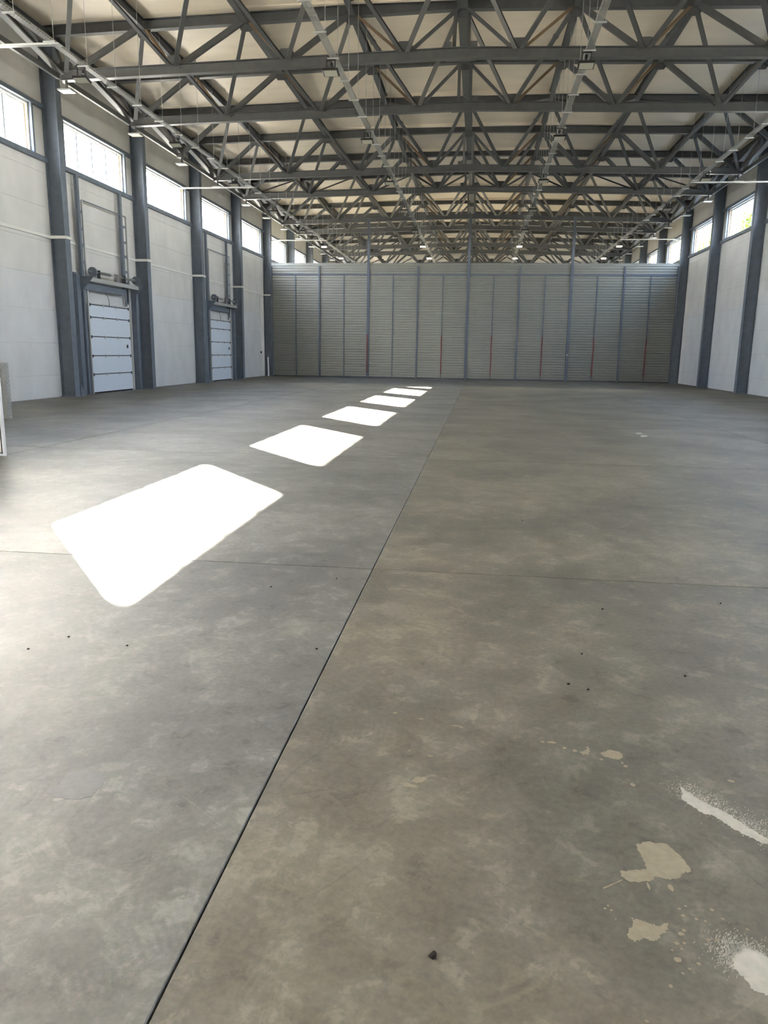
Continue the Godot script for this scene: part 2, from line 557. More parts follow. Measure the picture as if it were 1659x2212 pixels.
func ragged(pts: Array, jitter: float) -> PackedVector2Array:
	# the outline with its edges broken up
	var out := PackedVector2Array()
	for i in pts.size():
		var a := Vector2(pts[i][0], pts[i][1])
		var b := Vector2(pts[(i + 1) % pts.size()][0], pts[(i + 1) % pts.size()][1])
		var n := (b - a).orthogonal().normalized()
		for t in 7:
			out.append(a.lerp(b, t / 7.0) + n * (rng.randf() - 0.5) * jitter * (1.0 if t else 0.3))
	return out


func marks(fl: Node3D) -> void:
	for k: String in MARKS:
		var jit := 0.06 if k in ["white_h", "white_i"] else 0.009
		var jit2 := 0.002 if k == "beige_l" else 0.03 if k == "film_j" else jit
		var kind := k.get_slice("_", 0)
		var called := "damp_stain" if kind == "damp" else "plaster_smear"
		put(fl, called, flat_mesh(ragged(MARKS[k], jit2), -0.002, 0.0008), M.plaster_beige if kind == "beige" else M.film if kind == "film" else M.damp if kind == "damp" else M.plaster_white)
	for d: Array in DROPS:
		var ring := PackedVector2Array()
		for i in 9:
			var r := 0.8 + 0.4 * rng.randf()
			ring.append(Vector2(d[0] + cos(TAU * i / 9) * d[2] * r, d[1] + sin(TAU * i / 9) * d[3] * r))
		put(fl, "plaster_drop", flat_mesh(ring, -0.002, 0.001), M.plaster_beige)
	# chalky dust brushed out around the two white smears: loose flecks
	var st := begin()
	for i in 3600:
		var t := rng.randf()
		var c: Vector2
		if i % 2 == 0: c = Vector2(1.62, -2.66).lerp(Vector2(1.88, -2.34), t) + Vector2(rng.randfn() * 0.035 + 0.02, rng.randfn() * 0.03 - 0.015)
		else: c = Vector2(1.6, -1.86) + Vector2(rng.randfn() * 0.035, rng.randfn() * 0.03 - 0.01 + rng.randf() * 0.03)
		var d := Vector2.from_angle(-0.9 + rng.randfn() * 0.25) * (0.002 + 0.007 * rng.randf())
		var n := d.orthogonal().normalized() * (0.0004 + 0.0007 * rng.randf())
		tri(st, Vector3(c.x - d.x, 0.0004, c.y - d.y), Vector3(c.x + n.x, 0.0004, c.y + n.y), Vector3(c.x + d.x, 0.0004, c.y + d.y), Vector3.UP)
		tri(st, Vector3(c.x - d.x, 0.0004, c.y - d.y), Vector3(c.x + d.x, 0.0004, c.y + d.y), Vector3(c.x - n.x, 0.0004, c.y - n.y), Vector3.UP)
	put(fl, "chalk_flecks", st.commit(), M.plaster_white).set_meta("kind", "stuff")


func joints_up() -> Array:
	return [0.0, 0.7, 1.7, 2.7, 3.75, 4.75, 5.75, 6.75, 7.22]


func walls() -> void:
	var no := 1
	for s in [-1.0, 1.0]:
		var w := structure("wall_left" if s < 0 else "wall_right")
		var x0: float = s * WALL
		var x1: float = s * (WALL + 0.1)
		var x2: float = s * (WALL + 0.2)
		var len0 := -NEAR + 0.2
		var len1 := -FAR - 0.2
		# outer skin, continuous below and above the window strip
		block(w, "outer_skin", Vector3(x1, -0.3, len0), Vector3(x2, 7.22, len1), M.outer_skin)
		block(w, "outer_skin", Vector3(x1, 8.53, len0), Vector3(x2, 11.4, len1), M.outer_skin)
		for bay in 15:
			var b := NEAR + 6.0 * bay
			var door: bool = s < 0 and (absf(b - 23.6) < 0.1 or absf(b - 35.6) < 0.1)
			var js := joints_up()
			if door: js.insert(4, 3.05)
			for j in js.size() - 1:
				var m: Material = M.panel_lower if js[j] < 3.7 else M.panel_upper
				var spans := [[0.0, 6.0]]
				if door and js[j] < 3.0: spans = [[0.0, 1.68], [4.78, 6.0]]
				for q in spans:
					block(w, "panel", Vector3(x0, js[j], -b - q[0]), Vector3(x1, js[j + 1], -b - q[1]), m, 0.008)
			for q in [[0.0, 0.95], [5.1, 6.0]]:
				block(w, "panel", Vector3(x0, 7.22, -b - q[0]), Vector3(x1, 8.53, -b - q[1]), M.panel_upper, 0.008)
				block(w, "outer_skin", Vector3(x1, 7.22, -b - q[0]), Vector3(x2, 8.53, -b - q[1]), M.outer_skin)
			for q in [[8.53, 9.6], [9.6, 10.6], [10.6, 11.4]]:
				block(w, "panel", Vector3(x0, q[0], -b), Vector3(x1, q[1], -b - 6.0), M.panel_upper, 0.008)
			# steel girts framing the window strip
			for q in [[7.06, 7.2], [8.56, 8.68]]:
				block(w, "girt", Vector3(x0 - s * 0.12, q[0], -b - 0.17), Vector3(x0 - s * 0.002, q[1], -b - 5.83), M.column_paint, 0.006)
			for q in [0.84, 5.14]:
				block(w, "girt_post", Vector3(x0 - s * 0.1, 7.2, -b - q), Vector3(x0 - s * 0.002, 8.56, -b - q - 0.09), M.column_paint, 0.006)
			window(no, s, b + 0.95, b + 5.1)
			no += 1
	# end walls
	var end := structure("wall_back")
	for j in 12:
		block(end, "panel", Vector3(-WALL, 0.95 * j, -NEAR), Vector3(WALL, 0.95 * j + 0.95, -NEAR + 0.2), M.panel_lower if j < 4 else M.panel_upper, 0.008)
	var far := structure("wall_front")
	for j in 12:
		block(far, "panel", Vector3(-WALL, 0.95 * j, -FAR), Vector3(WALL, 0.95 * j + 0.95, -FAR - 0.2), M.panel_upper, 0.008)


func window(no: int, s: float, d0: float, d1: float) -> void:
	var w := structure("window_%d" % no)
	var y0 := 7.22; var y1 := 8.53
	var x := func(a: float) -> float: return s * (WALL + a)
	var f := 0.055
	# lining of the opening
	block(w, "jamb", Vector3(x.call(0.0), y0, -d0), Vector3(x.call(0.2), y1, -d0 - 0.02), M.reveal)
	block(w, "jamb", Vector3(x.call(0.0), y0, -d1), Vector3(x.call(0.2), y1, -d1 + 0.02), M.reveal)
	block(w, "head", Vector3(x.call(0.0), y1 - 0.02, -d0 - 0.02), Vector3(x.call(0.2), y1, -d1 + 0.02), M.window_frame)
	block(w, "sill", Vector3(x.call(-0.02), y0, -d0 - 0.02), Vector3(x.call(0.2), y0 + 0.02, -d1 + 0.02), M.window_frame)
	d0 += 0.02; d1 -= 0.02; y0 += 0.02; y1 -= 0.02
	var a: float = x.call(0.08)
	var b: float = x.call(0.13)
	block(w, "frame", Vector3(a, y0, -d0), Vector3(b, y0 + f, -d1), M.window_frame, 0.006)
	block(w, "frame", Vector3(a, y1 - f, -d0), Vector3(b, y1, -d1), M.window_frame, 0.006)
	block(w, "frame", Vector3(a, y0 + f, -d0), Vector3(b, y1 - f, -d0 - f), M.window_frame, 0.006)
	block(w, "frame", Vector3(a, y0 + f, -d1), Vector3(b, y1 - f, -d1 + f), M.window_frame, 0.006)
	var l := (d1 - d0 - 2 * f) / 4.0
	for k in 4:
		var z0 := d0 + f + l * k
		if k: block(w, "mullion", Vector3(a, y0 + f, -z0 + 0.028), Vector3(b, y1 - f, -z0 - 0.028), M.mullion, 0.004)
		var st := begin()
		var px: float = x.call(0.105)
		quad(st, Vector3(px, y0 + f, -z0 - 0.02), Vector3(px, y0 + f, -z0 - l + 0.02), Vector3(px, y1 - f, -z0 - l + 0.02), Vector3(px, y1 - f, -z0 - 0.02), Vector3(-s, 0, 0))
		put(w, "pane", st.commit(), M.glass)


func top_y(x: float) -> float: return 11.04 - 0.025 * absf(x)
func bot_y(x: float) -> float: return 9.62 - 0.025 * absf(x)


func ceiling() -> void:
	var c := structure("ceiling")
	for s in [-1.0, 1.0]:
		var d := NEAR - 0.2
		while d < FAR + 0.2:
			var e := minf(TRUSS0 - 0.35 + 4.0 * ceilf((d - TRUSS0 + 0.36) / 4.0), FAR + 0.2)
			var x1: float = s * 12.75
			var y0 := top_y(0) + 0.15; var y1 := top_y(12.75) + 0.15
			var prof := PackedVector2Array([Vector2(0, y0 + 0.012), Vector2(s * 0.02, y0), Vector2(x1, y1), Vector2(x1, y1 + 0.2), Vector2(0, y0 + 0.2)])
			var st := begin()
			# a thin shadow gap runs along each cross joint
			extrude_into(st, prof, -e + 0.006, -d - 0.006)
			put(c, "panel", st.commit(), M.ceiling_sheet)
			block(c, "cover_strip", Vector3(s * 0.03, y0 + 0.05, -e + 0.05), Vector3(x1 - s * 0.3, y1 + 0.16, -e - 0.05), M.ceiling_sheet)
			d = e
	# outer roof sheet closes the joints
	var st2 := begin()
	extrude_into(st2, PackedVector2Array([Vector2(-12.8, 10.98), Vector2(0, 11.3), Vector2(12.8, 10.98), Vector2(12.8, 11.5), Vector2(0, 11.8), Vector2(-12.8, 11.5)]), -FAR - 0.3, -NEAR + 0.3)
	put(c, "outer_skin", st2.commit(), M.outer_skin)


# ------------------------------------------------------------------ steel frame
func columns() -> void:
	for s in [-1.0, 1.0]:
		var first := 1 if s < 0 else 3
		for k in range(-1 if s < 0 else 1, 9):
			var d := COLUMN0 + 6.0 * k
			var c := base("steel_column", Vector3(s * 12.3, 0, -d))
			var h := 10.4
			put(c, "shaft", bar_mesh("I", 0.3, 0.47, h - 0.03), M.column_paint, Transform3D(Basis(Vector3(0, 0, 1), Vector3(1, 0, 0), Vector3(0, 1, 0)), Vector3(0.0, (h - 0.03) / 2 + 0.03, 0)))
			block(c, "base_plate", Vector3(-0.27, 0.001, -0.2), Vector3(0.24, 0.03, 0.2), M.column_paint, 0.004)
			for q in [-0.12, 0.12]:
				block(c, "stiffener", Vector3(-0.215, 0.32, q - 0.025), Vector3(0.215, 0.335, q + 0.025), M.column_paint)
			block(c, "cap_plate", Vector3(-0.26, h, -0.18), Vector3(0.25, h + 0.02, 0.18), M.column_paint)
			var n := k + 2 if s < 0 else k
			var where: String
			if k >= 4: where = "%s" % ("at the partition's end" if k == 4 else "beyond the corrugated partition")
			else: where = "in front of the partition"
			tag(c, "grey steel column of the %s, %s from the camera, %s" % ["wall with lift doors" if s < 0 else "plain wall without doors", ORD[n - 1], where], "column", "steel wall columns")
			if s < 0 and k in [0, 2]:      # triangular kerb plate that guards the door track
				var p := plate_mesh(PackedVector2Array([Vector2(0, 0), Vector2(0.32, 0), Vector2(0.0, 0.42)]), 0.02)
				put(c, "guard_plate", p, M.column_paint, Transform3D(Basis(Vector3(0, 0, -1), Vector3(0, 1, 0), Vector3(1, 0, 0)), Vector3(0.26, 0.001, -0.16)))


func purlins() -> void:
	var i := 0
	for x in [-9.3, -6.2, -3.1, 0.0, 3.1, 6.2, 9.3]:
		var p := base("roof_purlin", Vector3(x, 0, 0))
		var y := top_y(x)
		for k in range(-1, 14):
			var d := TRUSS0 + 4.0 * k
			beam(p, "length", Vector3(0, y, -d - 0.105), Vector3(0, y, -d - 3.895), 0.3 if x == 0.0 else 0.17, 0.26, "I", M.steel)
		var side := "ridge purlin on the centre line" if i == 3 else "%s purlin from the door-side wall" % ORD[i]
		tag(p, "long grey steel %s, running under the ceiling" % side, "beam", "lengthwise roof purlins")
		i += 1


const XT := [0.0, 3.1, 6.2, 9.3, 12.2]
const XB := [1.55, 4.9, 8.2, 11.5]


func make_truss(kind: String, dz: float) -> Node3D:
	# kind "bare": top chord with end panels only; "full": with bottom chord and braces back to the truss before it;
	# "double": braces to the next truss too; the bottom chord hangs dz further down the hall than the top chord
	var t := base("roof_truss")
	var full := kind != "bare"
	for s in [-1.0, 1.0]:
		var T := func(j: int, off := 0.0) -> Vector3: return Vector3(s * XT[j], top_y(XT[j]), off)
		var B := func(j: int) -> Vector3: return Vector3(s * XB[j], bot_y(XB[j]), -dz)
		beam(t, "top_chord", Vector3(s * 0.005, top_y(0), 0), Vector3(s * 12.4, top_y(12.4), 0), 0.2, 0.28, "I", M.steel)
		if full:
			beam(t, "bottom_chord", Vector3(s * 0.005, bot_y(0), -dz), Vector3(s * 11.62, bot_y(11.62), -dz), 0.2, 0.27, "I", M.steel)
			beam(t, "ridge_post", Vector3(s * 0.19, bot_y(0) + 0.135, -dz), Vector3(s * 0.19, top_y(0) - 0.14, 0), 0.1, 0.12, "box", M.steel)
			block(t, "splice_block", Vector3(s * 0.25, bot_y(0) + 0.13, 0.09 - dz), Vector3(s * 0.45, bot_y(0) + 0.26, 0.11 - dz), M.steel)
		for j in 4:
			var end := j == 3
			if not full and not end: continue
			var a: Vector3 = B.call(j)
			var inner: Vector3 = T.call(j)
			var outer: Vector3 = T.call(j + 1)
			var up := (inner - a).normalized()
			var up2 := (outer - a).normalized()
			beam(t, "diagonal", a + up * 0.16, inner - up * 0.16, 0.09 if j == 0 else 0.13, 0.1 if j == 0 else 0.16, "box", M.steel)
			beam(t, "diagonal", a + up2 * 0.16, outer - up2 * 0.16, 0.07, 0.08, "box", M.steel if end else M.primer)
			var g := gusset(0.5, 0.24)
			put(t, "gusset", g, M.steel, Transform3D(Basis(), a + Vector3(0, 0.135, 0.02)))
			put(t, "gusset", gusset(0.44, 0.2), M.steel, Transform3D(Basis(Vector3.BACK, PI), inner + Vector3(0, -0.135, -0.0)))
			if full:
				for q in [[4.0, true], [-4.0, kind == "double"]]:
					if not q[1]: continue
					for e in [j, j + 1]:
						var far: Vector3 = T.call(e, q[0])
						var u := (far - a).normalized()
						beam(t, "brace", a + u * 0.2, far - u * 0.22, 0.12, 0.06, "C", M.steel)
						if e == j + 1 and q[0] > 0.0:
							put(t, "clamp", box_mesh(Vector3(0.15, 0.09, 0.12), 0.01), M.steel, Transform3D(frame_of(a, far).basis, a.lerp(far, 0.72)))
		if not full:
			put(t, "end_plate", box_mesh(Vector3(0.24, 0.3, 0.2), 0.01), M.steel, Transform3D(Basis(), Vector3(s * 11.58, bot_y(11.5), -dz)))
	if full:
		block(t, "splice_plate", Vector3(-0.42, bot_y(0) - 0.16, -0.12 - dz), Vector3(0.42, bot_y(0) - 0.137, 0.12 - dz), M.steel)
	return t


const HANG := [-0.8, -0.55, 0.05, 0.35, 0.7, 1.1]
func hang(k: int) -> float: return HANG[k + 1] if k < 5 else 1.0


func gusset(w: float, h: float) -> Mesh:
	var key := "gusset %.2f %.2f" % [w, h]
	if not cache.has(key):
		cache[key] = plate_mesh(PackedVector2Array([Vector2(-w / 2, 0), Vector2(w / 2, 0), Vector2(w / 2 - 0.04, h * 0.7), Vector2(w * 0.3, h), Vector2(-w * 0.3, h), Vector2(-w / 2 + 0.04, h * 0.7)]), 0.025)
	return cache[key]


func trusses() -> void:
	for k in range(-1, 14):
		var kind: String = "bare" if posmod(k, 3) == 2 else "double" if posmod(k, 3) == 1 else "full"
		var t := make_truss(kind, hang(k))
		t.position.z = -(TRUSS0 + 4.0 * k)
		var look := "plain rafter without bottom chord" if kind == "bare" else "truss with bottom chord"
		var where := "over the near hall" if k < 6 else "beyond the partition"
		tag(t, "%s roof frame from the camera, %s, %s" % [ORD[k + 1], look, where], "truss", "roof trusses across the hall")


func eaves() -> void:
	for s in [-1.0, 1.0]:
		var e := base("eave_girder", Vector3(s * 12.2, 0, 0))
		for k in range(-1, 14):
			var d := TRUSS0 + 4.0 * k
			beam(e, "upper_beam", Vector3(0, 10.55, -d), Vector3(0, 10.55, -d - 4.0), 0.2, 0.24, "I", M.steel)
			beam(e, "lower_beam", Vector3(-s * 0.52, 9.3, -d - hang(k) - 0.12), Vector3(-s * 0.52, 9.3, -d - 3.88 - hang(k + 1)), 0.1, 0.16, "box", M.steel)
			var foot := Vector3(-s * 0.6, 9.36, -d - 3.9 - hang(k + 1))
			beam(e, "strut", Vector3(-s * 0.12, 10.42, -d - 0.2), foot, 0.2, 0.05, "box", M.pale_steel)
			beam(e, "strut", Vector3(-s * 0.02, 10.42, -d - 2.7), foot + Vector3(s * 0.12, 0, 0.02), 0.12, 0.05, "box", M.pale_steel)
		tag(e, "open steel eave girder above the columns of the %s" % ("wall with lift doors" if s < 0 else "plain wall without doors"), "girder", "eave girders")


# ------------------------------------------------------------------ partition
func sheet_mesh(w: float, h: float) -> Mesh:
	# horizontal trapezoidal ribs, 150 mm apart
	var key := "sheet %.3f %.3f" % [w, h]
	if cache.has(key): return cache[key]
	var pts: Array[Vector2] = []
	var y := 0.0
	while y < h - 0.001:
		for q in [[0.0, 0.0], [0.028, 0.0], [0.036, 0.045], [0.142, 0.04], [0.15, 0.0]]:
			if y + q[0] <= h: pts.append(Vector2(y + q[0], q[1]))
		y += 0.15
	var st := begin()
	for i in pts.size() - 1:
		var a := pts[i]; var b := pts[i + 1]
		if a.distance_to(b) < 0.0005: continue
		var n := Vector3(0, -(b.y - a.y), b.x - a.x).normalized()
		quad(st, Vector3(-w / 2, a.x, a.y), Vector3(w / 2, a.x, a.y), Vector3(w / 2, b.x, b.y), Vector3(-w / 2, b.x, b.y), n)
	quad(st, Vector3(-w / 2, 0, -0.004), Vector3(w / 2, 0, -0.004), Vector3(w / 2, h, -0.004), Vector3(-w / 2, h, -0.004), Vector3(0, 0, -1))
	cache[key] = st.commit()
	return cache[key]


func partition() -> void:
	var p := base("sheet_partition", Vector3(0, 0, -PARTITION))
	tag(p, "tall partition of horizontally ribbed grey sheet metal spanning the hall", "partition")
	for i in 16:
		put(p, "sheet", sheet_mesh(1.5, 6.06), M.corrugated, Transform3D(Basis(), Vector3(-11.25 + 1.5 * i, 0.06, 0)))
	for i in 8:
		put(p, "header_sheet", sheet_mesh(3.0, 0.6), M.corrugated, Transform3D(Basis(), Vector3(-10.5 + 3.0 * i, 6.15, 0)))
	block(p, "header_rail", Vector3(-12, 6.08, 0.0), Vector3(12, 6.16, 0.075), M.post, 0.006)
	block(p, "base_rail", Vector3(-12, 0.002, 0.0), Vector3(12, 0.07, 0.06), M.dark_strip, 0.006)
	block(p, "top_flashing", Vector3(-12, 6.75, -0.03), Vector3(12, 6.79, 0.05), M.corrugated)
	for i in 17:
		var x := -12.0 + 1.5 * i
		var tall := i in [4, 8, 12]
		var main := i % 2 == 0
		var w := 0.15 if tall else 0.1 if main else 0.06
		var top := bot_y(x) - 0.14 if tall else 6.6 if main else 6.08
		var o := block(p, "post", Vector3(x - w / 2, 0.07 if not main else 0.002, 0.03), Vector3(x + w / 2, top, 0.13 if main else 0.085), M.post, 0.006)
		if i in [4, 7, 9, 11, 13, 15]:
			put(o, "red_strip", box_mesh(Vector3(0.05, 2.3, 0.02), 0.004), M.red, Transform3D(Basis(), Vector3(-0.035 if main else 0.0, 1.45 - (top + (0.07 if not main else 0.002)) / 2, 0.06 if main else 0.036)))
	put(p, "latch", box_mesh(Vector3(0.09, 0.1, 0.03), 0.01), M.plaster_white, Transform3D(Basis(), Vector3(6.0, 1.55, 0.15)))


# ------------------------------------------------------------------ sectional doors on the left wall
func sectional_door(b: float, no: int) -> void:
	var d := structure("door_%d" % no)
	var z := func(a: float) -> float: return -b - a
	var X := -WALL
	# leaf
	var hs := [0.05, 0.68, 1.31, 1.96, 2.61, 3.03]
	for i in 5:
		var leaf := block(d, "leaf_panel", Vector3(X + 0.1, hs[i], z.call(1.72)), Vector3(X + 0.145, hs[i + 1] - 0.004, z.call(4.74)), M.door_sheet, 0.006)
		put(leaf, "edge_strip", box_mesh(Vector3(0.02, 0.035, 3.0), 0.004), M.dark_strip, Transform3D(Basis(), Vector3(0.03, (hs[i + 1] - hs[i]) / 2 - 0.01, 0)))
		for q in [-0.5, 0.5, -1.46, 1.46]:
			put(leaf, "hinge", box_mesh(Vector3(0.03, 0.1, 0.06), 0.006), M.galvanised if absf(q) < 1 else M.dark_strip, Transform3D(Basis(), Vector3(0.035, (hs[i + 1] - hs[i]) / 2 - 0.02, q)))
		if i == 2:
			put(leaf, "handle", box_mesh(Vector3(0.04, 0.13, 0.07), 0.012), M.black, Transform3D(Basis(), Vector3(0.04, 0.0, -1.22)))
	block(d, "bottom_seal", Vector3(X + 0.1, 0.003, z.call(1.72)), Vector3(X + 0.15, 0.05, z.call(4.74)), M.rubber)
	# jamb posts, tracks and uprights
	block(d, "jamb_post", Vector3(X + 0.002, 0.001, z.call(0.88)), Vector3(X + 0.22, 3.92, z.call(1.12)), M.column_paint, 0.008)
	block(d, "jamb_post", Vector3(X + 0.002, 0.001, z.call(5.28)), Vector3(X + 0.22, 3.92, z.call(5.46)), M.column_paint, 0.008)
	beam(d, "upright", Vector3(X + 0.16, 0.001, z.call(1.36)), Vector3(X + 0.16, 7.06, z.call(1.36)), 0.1, 0.14, "C", M.column_paint, Vector3.BACK)
	beam(d, "upright", Vector3(X + 0.16, 3.5, z.call(4.42)), Vector3(X + 0.16, 7.06, z.call(4.42)), 0.1, 0.14, "C", M.column_paint, Vector3.BACK)
	for q in [1.62, 4.82]:
		block(d, "track", Vector3(X + 0.14, 0.001, z.call(q - 0.025)), Vector3(X + 0.2, 6.32, z.call(q + 0.025)), M.galvanised, 0.006)
		var dir := -1.0 if q < 3.0 else -1.0
		for y in [4.35, 4.9, 5.4, 5.95]:
			block(d, "track_bracket", Vector3(X + 0.13, y - 0.04, z.call(q)), Vector3(X + 0.17, y + 0.04, z.call(q + dir * (0.24 if q < 3.0 else 0.36))), M.column_paint)
		block(d, "track_plate", Vector3(X + 0.1, 3.1, z.call(q + dir * 0.14)), Vector3(X + 0.13, 5.98, z.call(q + dir * 0.26)), M.column_paint)
	block(d, "cross_bar", Vector3(X + 0.15, 6.3, z.call(1.62)), Vector3(X + 0.18, 6.34, z.call(4.82)), M.column_paint)
	# counterbalance: consoles, beam, shaft, springs, drums
	for q in [1.15, 4.95]:
		var tri_plate := plate_mesh(PackedVector2Array([Vector2(0, 0), Vector2(0.0, -0.62), Vector2(0.08, -0.62), Vector2(0.62, -0.06), Vector2(0.62, 0)]), 0.03)
		put(d, "console", tri_plate, M.column_paint, Transform3D(Basis(), Vector3(X + 0.02, 3.88, z.call(q))))
		block(d, "console_flange", Vector3(X + 0.002, 3.2, z.call(q - 0.1)), Vector3(X + 0.03, 4.0, z.call(q + 0.1)), M.column_paint)
	block(d, "lintel_beam", Vector3(X + 0.3, 3.72, z.call(1.15)), Vector3(X + 0.5, 3.86, z.call(4.95)), M.galvanised, 0.01)
	block(d, "lintel_cover", Vector3(X + 0.06, 3.46, z.call(1.3)), Vector3(X + 0.26, 3.7, z.call(4.3)), M.column_paint, 0.01)
	rod(d, "shaft", Vector3(X + 0.42, 4.06, z.call(1.35)), Vector3(X + 0.42, 4.06, z.call(5.02)), 0.018, M.galvanised)
	for q in [1.6, 4.9]:
		rod(d, "drum", Vector3(X + 0.42, 4.06, z.call(q - 0.05)), Vector3(X + 0.42, 4.06, z.call(q + 0.05)), 0.15, M.column_paint, 20)
		block(d, "bearing_plate", Vector3(X + 0.34, 3.86, z.call(q + 0.09)), Vector3(X + 0.5, 4.1, z.call(q + 0.11)), M.galvanised)
	for q in [[2.05, 2.85], [3.95, 4.7]]:
		rod(d, "spring", Vector3(X + 0.42, 4.06, z.call(q[0])), Vector3(X + 0.42, 4.06, z.call(q[1])), 0.05, M.spring, 12)
		block(d, "spring_plate", Vector3(X + 0.36, 3.86, z.call(q[0] - 0.06)), Vector3(X + 0.48, 4.14, z.call(q[0] - 0.03)), M.dark_strip)
	block(d, "coupling_plate", Vector3(X + 0.36, 3.86, z.call(3.25)), Vector3(X + 0.48, 4.13, z.call(3.4)), M.pale_steel)
	# lifting cable and hanging cord
	rod(d, "lift_cable", Vector3(X + 0.2, 4.0, z.call(1.66)), Vector3(X + 0.17, 0.2, z.call(1.66)), 0.005, M.galvanised, 5)
	var prev := Vector3(X + 0.16, 3.46, z.call(2.9))
	for i in 6:
		var t := (i + 1) / 6.0
		var nx := Vector3(X + 0.16 + 0.03 * sin(t * PI), 3.46 - 0.45 * t, z.call(2.9 + 0.28 * sqrt(t)))
		rod(d, "pull_cord", prev, nx, 0.009, M.dark_strip, 5)
		prev = nx


func cable_ducts() -> void:
	# white trunking along the left wall, stepping round every column
	var t := base("cable_trunking", Vector3(-WALL, 4.86, -17.6))
	tag(t, "white plastic cable trunking running along the wall with lift doors", "trunking")
	var z0 := 17.6
	for k in range(-1, 4):
		var c := COLUMN0 + 6.0 * k - z0
		var a := c + 0.21
		var b := c + 6.0 - 0.21
		if k < 4:
			block(t, "run", Vector3(0.002, 0, -a), Vector3(0.05, 0.09, -b), M.duct, 0.006)
		for cc in ([c] if k < 3 else [c, c + 6.0]):
			block(t, "step", Vector3(0.002, 0, -cc + 0.155), Vector3(0.54, 0.09, -cc + 0.205), M.duct, 0.006)
			block(t, "step", Vector3(0.502, 0, -cc + 0.155), Vector3(0.54, 0.09, -cc - 0.155), M.duct, 0.006)
			block(t, "step", Vector3(0.002, 0, -cc - 0.155), Vector3(0.54, 0.09, -cc - 0.205), M.duct, 0.006)
	var v := base("cable_conduit", Vector3(-WALL, 1.5, -46.6))
	rod(v, "tube", Vector3(0.03, 0, 0), Vector3(0.03, 3.36, 0), 0.028, M.duct)
	for y in [0.4, 1.5, 2.6]:
		block(v, "clip", Vector3(0.002, y, -0.045), Vector3(0.065, y + 0.04, 0.045), M.duct, 0.005)
	block(v, "switch_box", Vector3(0.002, -0.12, -0.06), Vector3(0.07, 0.02, 0.06), M.dark_strip, 0.01)
	tag(v, "white vertical conduit on the wall just before the partition", "conduit")


# ------------------------------------------------------------------ trays and lamps
const TRAY_X := [-8.97, -2.82, 3.01, 8.87]
const TRAY_Y := 8.25
const TRAY_WORD := ["outer tray above the lift doors", "inner tray on the lift-door side", "inner tray on the plain-wall side", "outer tray by the plain wall"]


func trays() -> void:
	var w := 0.15
	var st := begin()
	extrude_into(st, PackedVector2Array([Vector2(-w / 2, 0), Vector2(w / 2, 0), Vector2(w / 2, 0.06), Vector2(w / 2 - 0.003, 0.06), Vector2(w / 2 - 0.003, 0.003), Vector2(-w / 2 + 0.003, 0.003), Vector2(-w / 2 + 0.003, 0.06), Vector2(-w / 2, 0.06)]), -1.494, 1.494)
	var length := st.commit()
	for i in 4:
		var t := base("cable_tray", Vector3(TRAY_X[i], TRAY_Y, 0))
		var d := 14.0
		while d < 66.0:
			put(t, "length", length, M.tray, Transform3D(Basis(), Vector3(0, 0, -d - 1.5)))
			for q in [0.7, 2.2]:
				var y := top_y(TRAY_X[i]) + 0.15 - TRAY_Y
				rod(t, "hanger_rod", Vector3(w / 2 + 0.04, -0.03, -d - q), Vector3(w / 2 + 0.04, y, -d - q), 0.006, M.galvanised, 6)
				block(t, "hanger_arm", Vector3(-w / 2 - 0.06, -0.035, -d - q - 0.02), Vector3(w / 2 + 0.07, -0.003, -d - q + 0.02), M.galvanised, 0.004)
			block(t, "joint_plate", Vector3(w / 2, 0.005, -d - 0.1), Vector3(w / 2 + 0.006, 0.055, -d + 0.1), M.galvanised)
			d += 3.0
		tag(t, "perforated galvanised cable tray on thin rods, %s" % TRAY_WORD[i], "cable tray", "lengthwise cable trays")
	# short cross trays to the side walls
	var words := ["nearest the camera", "halfway down the hall", "over the partition"]
	for s in [-1.0, 1.0]:
		for k in 3:
			if s > 0 and k == 0: continue
			var d: float = [17.72, 32.8, 48.0][k]
			var c := base("cross_tray", Vector3(s * 8.8, TRAY_Y - 0.09, -d))
			var x1: float = s * (WALL - 8.8 - 0.01)
			block(c, "channel", Vector3(0, 0, -0.06), Vector3(x1, 0.045, 0.06), M.galvanised, 0.004)
			block(c, "saddle", Vector3(-s * 0.1, 0.0, -0.09), Vector3(s * 0.06, 0.02, 0.09), M.galvanised)
			tag(c, "thin pale cross tray from outer tray to the %s, %s" % ["lift-door wall" if s < 0 else "plain wall", words[k]], "cable tray", "cross trays")


